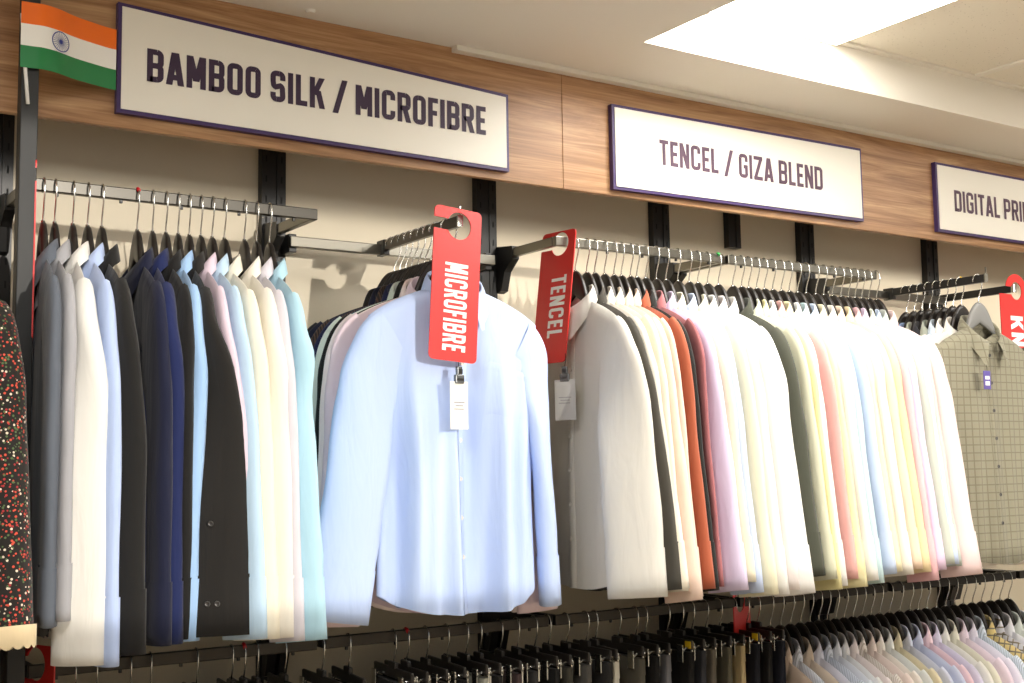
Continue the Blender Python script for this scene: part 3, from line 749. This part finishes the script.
# --- shirts on the right arm -------------------------------------------
KN = [(-0.425, 'olive checked', (134, 130, 111), dict(t=0.036, fold=0.006, open_=1.0, buttons=True, hires=True, button_mat=DARKBUTTON, b=0.02, b_far=0.02, flare=0.04, w=0.212)),
      (-0.362, 'cream', (244, 238, 228), dict(hem=-0.905)), (-0.332, 'white', (248, 246, 242), {}), (-0.302, 'pale blue', (208, 222, 236), {}), (-0.272, 'greenish grey', (176, 182, 168), {}),
      (-0.242, 'dark grey', (62, 62, 66), {}), (-0.212, 'sage', (186, 190, 176), {}), (-0.182, 'blue', (160, 184, 224), {}), (-0.150, 'black', (34, 34, 36), {})]
for i, (y, cw, rgb, ex) in enumerate(KN):
    loc = (3.352, y, H(RT - 0.008)); rz = math.radians(-4 if i == 0 else rnd.uniform(-4, 2))
    m = cloth('cloth kn ' + cw, rgb, pattern='check' if i == 0 else None, rgb2=(112, 108, 91))
    lab = 'olive checked face-out shirt with dark buttons on the right arm' if i == 0 else '%s shirt, %s behind the olive checked shirt' % (cw, ordw(i - 1))
    make_shirt(lab, loc, rz, m, 'shirts on the right display arm', 400 + i, **{**dict(t=0.011, b=0.013, flare=0.03), **ex})
    make_hanger('grey hanger in the open collar of the olive checked shirt' if i == 0 else 'black hanger, %s behind the olive checked shirt' % ordw(i - 1), loc, rz, 'hangers on the right display arm', m=GREYHANGER if i == 0 else HANGER, dot=YELLOW if i == 1 else None)

# --- lower shirts -----------------------------------------------------
LOW = [(2.545, 'tan brown', (176, 140, 104), None), (2.585, 'bluish white', (226, 232, 246), 'stripe'), (2.625, 'tan beige', (214, 184, 150), None), (2.664, 'lavender white', (222, 222, 242), None), (2.702, 'pale blue striped', (216, 226, 244), 'stripe'),
       (2.738, 'blue-edged white', (230, 234, 246), None), (2.773, 'plain white', (240, 240, 240), None), (2.808, 'shell pink', (246, 226, 220), None), (2.845, 'cream striped', (240, 228, 214), 'stripe'),
       (2.883, 'pale peach', (248, 220, 204), None), (2.922, 'pale cream', (248, 234, 216), None), (2.960, 'mint white', (226, 230, 220), None), (2.998, 'olive yellow', (226, 208, 150), None), (3.042, 'lavender blue', (206, 212, 238), None),
       (3.088, 'periwinkle blue', (196, 206, 240), None), (3.134, 'pink', (246, 196, 204), None), (3.172, 'soft lavender', (216, 210, 240), None), (3.212, 'ivory', (240, 236, 220), None), (3.258, 'pale khaki', (226, 220, 188), None),
       (3.304, 'lilac pink', (238, 210, 226), None), (3.346, 'lilac white', (228, 222, 238), None), (3.390, 'blue-grey striped', (206, 220, 232), 'stripe'), (3.436, 'yellow tartan', (226, 204, 140), 'tartan'), (3.482, 'grey-blue tartan', (206, 206, 214), 'tartan'),
       (3.530, 'pearl white', (232, 232, 236), None), (3.576, 'pale green', (214, 224, 208), None), (3.622, 'light grey', (206, 206, 206), None)]
items = []
for X, cw, rgb, pat in LOW:
    r2 = {'stripe': tuple(int(c * 0.84) for c in rgb), 'tartan': (132, 122, 104), None: None}[pat]
    if pat != 'tartan': rgb = tuple(int(c * 0.62 + k * 0.38) for c, k in zip(rgb, (232, 234, 242)))
    items.append((X, cw, cloth('cloth low ' + cw, rgb, pattern=pat, rgb2=r2), 0.016, 0.1, 8, dict(t=0.013, slen=0.64, flare=0.05)))
row(items, -0.285, RLOW, 'on the lower right rail', 'shirts on the lower right rail', 'hangers on the lower right rail', 500)

# --- trousers on clip hangers ------------------------------------------
def clip_geo():
    bm = bmesh.new()
    for xx in (-0.085, 0.085):
        add_box(bm, (xx - 0.011, -0.0105, -0.128), (xx + 0.011, -0.0065, -0.088), 0.001)
        add_box(bm, (xx - 0.011, 0.0065, -0.128), (xx + 0.011, 0.0105, -0.088), 0.001)
    me = bm_mesh('clips', bm)
    return me
def one_clip(xx):
    bm = bmesh.new()
    for sy in (-1, 1):
        y0, y1 = sorted((sy * 0.0125, sy * 0.0170))
        add_box(bm, (xx - 0.012, y0, -0.136), (xx + 0.012, y1, -0.092), 0.001)
    vs, fs = tube_geo([(xx + 0.014, -0.016, -0.108), (xx + 0.022, -0.012, -0.098), (xx + 0.022, 0.012, -0.098), (xx + 0.014, 0.016, -0.108)], 0.002, 6)
    k = [bm.verts.new(v) for v in vs]
    for q in fs: bm.faces.new([k[i] for i in q])
    return bm_mesh('clip', bm)
CLIP_ME = [one_clip(-0.078), one_clip(0.078)]
bm = bmesh.new(); add_box(bm, (-0.11, -0.004, -0.104), (0.11, 0.004, -0.080), 0.003); add_box(bm, (-0.02, -0.005, -0.086), (0.02, 0.005, -0.068), 0.003)
CBAR_ME = bm_mesh('bar', bm)
LAB_ME = box_me('size_label', (0.085, -0.0052, -0.101), (0.108, 0.0052, -0.083), 0.001)
def make_clip_hanger(label, loc, rz, group, dot=None, lab=False):
    r = thing('clip_hanger', label, 'hanger', loc, rz, group)
    link('bar', CBAR_ME, HANGER, r); link('hook', HOOK_ME, CHROME, r)
    for c in CLIP_ME: link('clip', c, CHROME, r)
    if dot: link('size_marker', DOT_ME, REDDOT, r)
    if lab: link('size_label', LAB_ME, YELLOW, r)
    return r
def trousers_geo(seed, z0, z1, w0, w1, t, grow=0.0):
    rr = random.Random(seed); ph = [rr.uniform(0, 6.28) for _ in range(4)]
    n, nr = 28, 22; vs = []
    for j in range(nr):
        r = j / (nr - 1); z = z0 + (z1 - z0) * r; zz = (-0.112 - z) / 0.98
        ww = w0 + (w1 - w0) * min(1, zz * 1.2) + grow; tt = t * (0.75 + 0.5 * smooth(0, 0.15, zz)) + grow
        for k in range(n):
            g = 2 * math.pi * k / n; c_, s_ = math.cos(g), math.sin(g)
            notch = 1 - 0.35 * math.exp(-((abs(c_) - 1) / 0.05) ** 2) * 0.0
            x = ww * math.copysign(abs(c_) ** 0.5, c_) * notch
            y = tt * math.copysign(abs(s_) ** 0.7, s_) * (1 + 0.12 * math.sin(9 * c_ + ph[0] + 3 * zz))
            # crease between the two folded leg layers at both ends
            if abs(s_) < 0.3: x *= 0.94
            vs.append((x, y + 0.002 * math.sin(7 * zz + ph[1]), z))
    fs = grid_faces(n, nr, True)
    if grow == 0: fs.append(tuple(range((nr - 1) * n, nr * n)))
    else: fs.append(tuple(range(n)))
    return vs, fs
PANTS = [(0.625, 'black', (28, 27, 26)), (0.668, 'charcoal', (48, 47, 46)), (0.709, 'black', (26, 26, 27)), (0.775, 'black', (28, 27, 26)), (0.815, 'dark grey', (52, 52, 54)),
         (0.910, 'black', (26, 26, 28)), (0.985, 'brown black', (38, 33, 30)), (1.012, 'black', (27, 27, 27)), (1.040, 'navy black', (28, 30, 40)), (1.103, 'black', (28, 27, 26)),
         (1.190, 'dark brown', (48, 40, 36)), (1.254, 'black', (28, 28, 28)), (1.366, 'charcoal', (50, 49, 48)), (1.398, 'black', (30, 29, 28)), (1.449, 'dark taupe', (66, 60, 54)), (1.504, 'black', (28, 28, 28)),
         (1.555, 'light sage grey', (150, 150, 138)), (1.592, 'black', (30, 30, 30)), (1.651, 'purple brown', (66, 52, 52)), (1.699, 'charcoal', (54, 52, 50)), (1.750, 'black', (28, 28, 28)), (1.790, 'dark olive', (66, 64, 56)),
         (1.845, 'grey', (90, 88, 84)), (1.905, 'charcoal', (60, 58, 54)), (1.934, 'pale stone', (196, 192, 176)), (2.006, 'olive grey', (80, 76, 66)), (2.064, 'black', (34, 34, 36)),
         (2.092, 'slate grey', (108, 108, 112)), (2.168, 'black', (26, 26, 28)), (2.216, 'dark slate', (58, 60, 66)), (2.254, 'taupe grey', (104, 98, 88)), (2.302, 'olive', (92, 88, 74)), (2.352, 'khaki tan', (172, 154, 116)), (2.405, 'blue-black', (26, 27, 34)), (2.452, 'black', (24, 24, 26)), (2.492, 'dark navy', (28, 30, 40))]
for i, (X, cw, rgb) in enumerate(PANTS):
    rz = Q - math.radians(6 + rnd.uniform(-3, 3)); loc = (X, -0.285, H(RLOW))
    where = 'from the left on the lower rail'
    m = cloth('trouser ' + cw, rgb, sheen=0.05)
    r = thing('trousers', '%s folded trousers, %s pair %s' % (cw, ordw(i), where), 'trousers', loc, rz, 'trousers on the lower rail')
    tt = 0.0115
    vs, fs = trousers_geo(700 + i, -0.140, -1.09, 0.112, 0.085, tt); link('legs', mesh('legs', vs, fs), m, r)
    vs, fs = trousers_geo(700 + i, -0.110, -0.150, 0.112, 0.112, tt, 0.0008); link('waistband', mesh('waistband', vs, fs), m, r)
    make_clip_hanger('chrome clip hanger holding trousers, %s %s' % (ordw(i), where), loc, rz, 'clip hangers on the lower rail', dot=i in (2, 7, 13), lab=i in (28, 33))

# --- dresses in the left bay --------------------------------------------
FLORAL = cloth('floral print', (30, 27, 24), pattern='floral'); LACE = cloth('cream lace', (226, 206, 168))
MAROON = cloth('maroon cotton', (84, 20, 32))
def make_dress(label, loc, rz, m, seed, hem, lace, wbot, yt):
    r = thing('dress', label, 'dress', loc, rz, 'dresses in the left bay')
    P = dict(t=0.034, fold=0.004, seed=seed, hem=hem, w=0.2); F = shirt_front(P); nc, nr = 29, 30
    def G(s, q, back, off=0.0):
        x, y, z = F(s, q, back, off); k = 1 + wbot * smooth(0.1, 1, q); return (x * k, y * (1 + yt * q), z)
    vs = [G(-1 + 2 * i / (nc - 1), j / (nr - 1), bk) for bk in (False, True) for j in range(nr) for i in range(nc)]
    fs = grid_faces(nc, nr) + [q[::-1] for q in grid_faces(nc, nr, off=nc * nr)]
    o2 = nc * nr
    for j in range(nr - 1):
        fs.append((j * nc, (j + 1) * nc, o2 + (j + 1) * nc, o2 + j * nc)); fs.append((j * nc + nc - 1, o2 + j * nc + nc - 1, o2 + (j + 1) * nc + nc - 1, (j + 1) * nc + nc - 1))
    link('body', mesh('body', vs, fs), m, r)
    PS = dict(w=0.2, flare_far=0.0, flare=0.05, slen=0.60, seed=seed, b=0.040, b_far=0.03, twist=0.5, twist_far=0, t=0.034, a=1.0, a_far=1.0, wr=0.03, sway=0.0)
    for sgn in (1, -1):
        v1, f1 = sleeve_geo(sgn, PS, 0, 0.96, 26); sl = link('sleeve', mesh('sleeve', v1, f1), m, r)
        if lace:
            # scalloped lace edging
            n = 72; vs = []
            for j in range(4):
                for k in range(n):
                    g = 2 * math.pi * k / n; p, d, nrm = sleeve_curve(sgn, PS, 0.955)
                    a, b_ = 0.060, 0.046; th = PS['twist'] if sgn > 0 else 0
                    e1, e2 = a * math.cos(g), b_ * math.sin(g)
                    drop = (0.0, 0.012, 0.024, 0.034 + 0.006 * abs(math.sin(g * 9)))[j]
                    q = p + nrm * (e1 * math.cos(th) - e2 * math.sin(th))
                    vs.append((sgn * q.x, e1 * math.sin(th) + e2 * math.cos(th), q.y - drop))
            link('lace_trim', mesh('lace_trim', vs, grid_faces(n, 4, True)), LACE, sl)
    # neckband
    vs, fs = collar_geo(dict(t=0.02), 0.0); vs2 = vs[:37 * 3]; link('neckband', mesh('neckband', vs2, grid_faces(37, 3)), LACE if lace else m, r)
    return r
DL = H(0.535)
rz = Q + math.radians(10)
make_dress('dark floral print dress with cream lace cuff beside the grey post', (0.436, -0.285, DL), rz, FLORAL, 900, -1.02, True, 0.08, 0.4)
make_hanger('black hanger holding the floral dress at the left edge', (0.436, -0.285, DL), rz, 'hangers in the left bay')
make_dress('maroon dress hanging left of the floral dress', (0.376, -0.285, DL), Q + math.radians(6), MAROON, 901, -1.05, False, 0.1, 0.3)
make_hanger('black hanger holding the maroon dress', (0.376, -0.285, DL), Q + math.radians(6), 'hangers in the left bay')

# ------------------------------------------------------------------ red rail tags
def tag_outline(W, Hh, hx, hz, hr, slot, rc=0.012):
    """outline with a hook hole open to the left; origin at the top centre"""
    P = []
    x0, x1, zt, zb = -W / 2, W / 2, 0.0, -Hh
    s = slot / 2; a = math.degrees(math.asin(s / hr))
    P.append((x0, hz + s))
    P += arc(x0 + rc, zt - rc, rc, 180, 90); P += arc(x1 - rc, zt - rc, rc, 90, 0); P += arc(x1 - rc, zb + rc, rc, 0, -90); P += arc(x0 + rc, zb + rc, rc, -90, -180)
    P.append((x0, hz - s))
    P += arc(hx, hz, hr, 180 + a, 180 + 360 - a, 36)
    return P
def rail_tag(label, word, loc, rot, W=0.122, Hh=0.345, hx=0.0, hz=-0.042, hr=0.031, slot=0.026, th=0.003, tx0=-0.020, tx1=0.028, tz0=-0.10, tz1=-0.325, round_top=False, group='red acrylic rail tags'):
    r = thing('rail_tag', label, 'rail tag', loc, 0, group); r.rotation_euler = rot
    pl = tag_outline(W, Hh, hx, hz, hr, slot, W * 0.49 if round_top else 0.012)
    if round_top:
        Ro = 0.056; s_ = slot / 2; a_o = math.degrees(math.asin(s_ / Ro)); a_i = math.degrees(math.asin(s_ / hr))
        pl = arc(hx, hz, Ro, 180 - a_o, 8, 30) + [(W / 2 - 0.01, hz - 0.03), (W / 2, hz - 0.05), (W / 2, -Hh), (-W / 2, -Hh), (-W / 2, hz - s_)] + arc(hx, hz, hr, 180 + a_i, 540 - a_i, 36)
    bm = bmesh.new(); fr = [bm.verts.new((x, -th / 2, z)) for x, z in pl]; bk = [bm.verts.new((x, th / 2, z)) for x, z in pl]
    from mathutils.geometry import tessellate_polygon
    n = len(pl)
    for tri in tessellate_polygon([[Vector((x, z, 0)) for x, z in pl]]):
        bm.faces.new([fr[k] for k in tri]); bm.faces.new([bk[k] for k in tri][::-1])
    for i in range(n): bm.faces.new([fr[i], bk[i], bk[(i + 1) % n], fr[(i + 1) % n]])
    link('plate', bm_mesh('plate', bm), RED, r)
    if word:
        mp = lambda u, v: (tx0 + (tx1 - tx0) * v, -th / 2 - 0.0006, tz0 + (tz1 - tz0) * u)
        link('lettering', text_me('lettering', word, mp, t=.165, base=.5, gap=.13), WHITEPRINT, r)
    return r
R_ = math.radians
rail_tag('red rail tag reading MICROFIBRE on the light blue shirt', 'MICROFIBRE', (1.437, -0.471, H(0.580)), (R_(-2), R_(4.5), 0), hx=0.003, hz=-0.040, tx0=-0.029, tx1=0.030, tz0=-0.126, tz1=-0.323)
rail_tag('red rail tag reading TENCEL at the end of the chrome rail', 'TENCEL', (1.868, -0.262, H(0.6035)), (R_(-8), R_(0), R_(-82)), hx=0.006, hz=-0.034, tx0=-0.012, tx1=0.042, tz0=-0.118, tz1=-0.280)
rail_tag('red rail tag seen edge-on behind the grey post', '', (0.571, -0.292, H(0.612)), (0, R_(0), R_(79)), Hh=0.355, hx=0.0, hz=-0.034)
rail_tag('red rail tag reading KNIT behind the checked shirt', 'KNIT', (3.688, -0.327, H(0.603)), (0, 0, R_(0)), W=0.17, Hh=0.40, hx=0.004, hz=-0.040, round_top=True, tx0=-0.035, tx1=0.03, tz0=-0.125, tz1=-0.30, hr=0.030)
rail_tag('dark red rail tag on the lower rail between trousers and shirts', '', (2.425, -0.30, H(-0.318)), (0, R_(0), R_(25)), W=0.12, Hh=0.34, hx=-0.012, hz=-0.045)
rail_tag('dark red rail tag at the bottom left under the white shirt', '', (0.592, -0.30, H(-0.318)), (0, R_(0), R_(-70)), W=0.12, Hh=0.34, hx=0.0, hz=-0.036)

# ------------------------------------------------------------------ swing tags
def swing_tag(label, loc, rz, col, W=0.050, Hh=0.105, clip=True):
    r = thing('swing_tag', label, 'swing tag', loc, rz, 'swing tags on shirts')
    link('card', box_me('card', (-W / 2, -0.0012, -0.045 - Hh), (W / 2, 0.0012, -0.045), 0.0008), mat('tag card %d %d %d' % col, col, 0.4), r)
    if clip:
        bm = bmesh.new(); add_box(bm, (-0.012, -0.006, -0.050), (0.012, 0.004, -0.030), 0.002); add_box(bm, (-0.007, -0.0055, -0.030), (0.007, 0.0035, -0.012), 0.002)
        link('clip', bm_mesh('clip', bm), mat('clear grey clip', (120, 122, 122), 0.2, 0.6), r)
        bm = bmesh.new(); add_box(bm, (-0.009, -0.0078, -0.043), (0.009, -0.0058, -0.038)); add_box(bm, (-0.005, -0.0072, -0.028), (0.006, -0.0052, -0.018)); link('clip_jaw', bm_mesh('clip_jaw', bm), BLACKMETAL, r)
    bm = bmesh.new()
    for k, (a, b_) in enumerate(((0.2, 0.8), (0.28, 0.72), (0.2, 0.75))):
        z = -0.045 - Hh * (0.45 + 0.07 * k); add_box(bm, (-W / 2 + W * a, -0.0015, z), (-W / 2 + W * b_, -0.0011, z + 0.0025))
    link('printed_lines', bm_mesh('printed_lines', bm), mat('grey print', (150, 150, 150), 0.6), r)
    link('string', tube_me('string', [(0, 0.0, -0.014), (0.002, 0.002, 0.004), (0.0, 0.006, 0.02)], 0.0009, 6), SLOT, r)
    return r
swing_tag('white swing tag clipped below the MICROFIBRE tag', (1.431, -0.474, H(0.238)), R_(8), (238, 234, 226))
swing_tag('grey swing tag beside the TENCEL tag on the sheer white shirt', (1.822, -0.335, H(0.262)), R_(-60), (186, 186, 182), W=0.056, Hh=0.10)
# small purple tag on the checked shirt
pt = thing('swing_tag', 'tiny purple and white tag on the checked olive shirt', 'swing tag', (3.290, -0.484, H(0.245)), R_(-4), 'swing tags on shirts')
link('card', box_me('card', (-0.015, -0.002, -0.028), (0.015, 0.001, 0.028), 0.001), mat('violet card', (92, 78, 150), 0.4), pt)
bm = bmesh.new(); add_box(bm, (-0.009, -0.0026, -0.016), (0.009, -0.0019, -0.004)); add_box(bm, (-0.009, -0.0026, 0.002), (0.009, -0.0019, 0.012)); link('print', bm_mesh('print', bm), WHITEPRINT, pt)
# blue ribbon tag on the white shirt
bt = thing('swing_tag', 'blue ribbon tag with safety pin on the white shirt by the post', 'swing tag', (0.588, -0.40, H(0.225)), R_(-40), 'swing tags on shirts')
bm = bmesh.new()
pts = [(-0.004, 0.0), (0.004, 0.0), (0.001, -0.04), (-0.006, -0.08), (-0.022, -0.078), (-0.016, -0.04)]
fr = [bm.verts.new((x, -0.001, z)) for x, z in pts]; bk = [bm.verts.new((x, 0.001, z)) for x, z in pts]
bm.faces.new(fr); bm.faces.new(bk[::-1])
for i in range(6): bm.faces.new([fr[i], bk[i], bk[(i + 1) % 6], fr[(i + 1) % 6]])
link('ribbon', bm_mesh('ribbon', bm), mat('blue ribbon', (44, 110, 196), 0.5), bt)
link('pin', tube_me('pin', [(0, 0, 0), (-0.006, -0.001, 0.014), (-0.010, -0.001, 0.032), (-0.004, -0.001, 0.034), (0.001, -0.001, 0.016), (0.003, 0, 0.0)], 0.0011, 6), DARKBUTTON, bt)
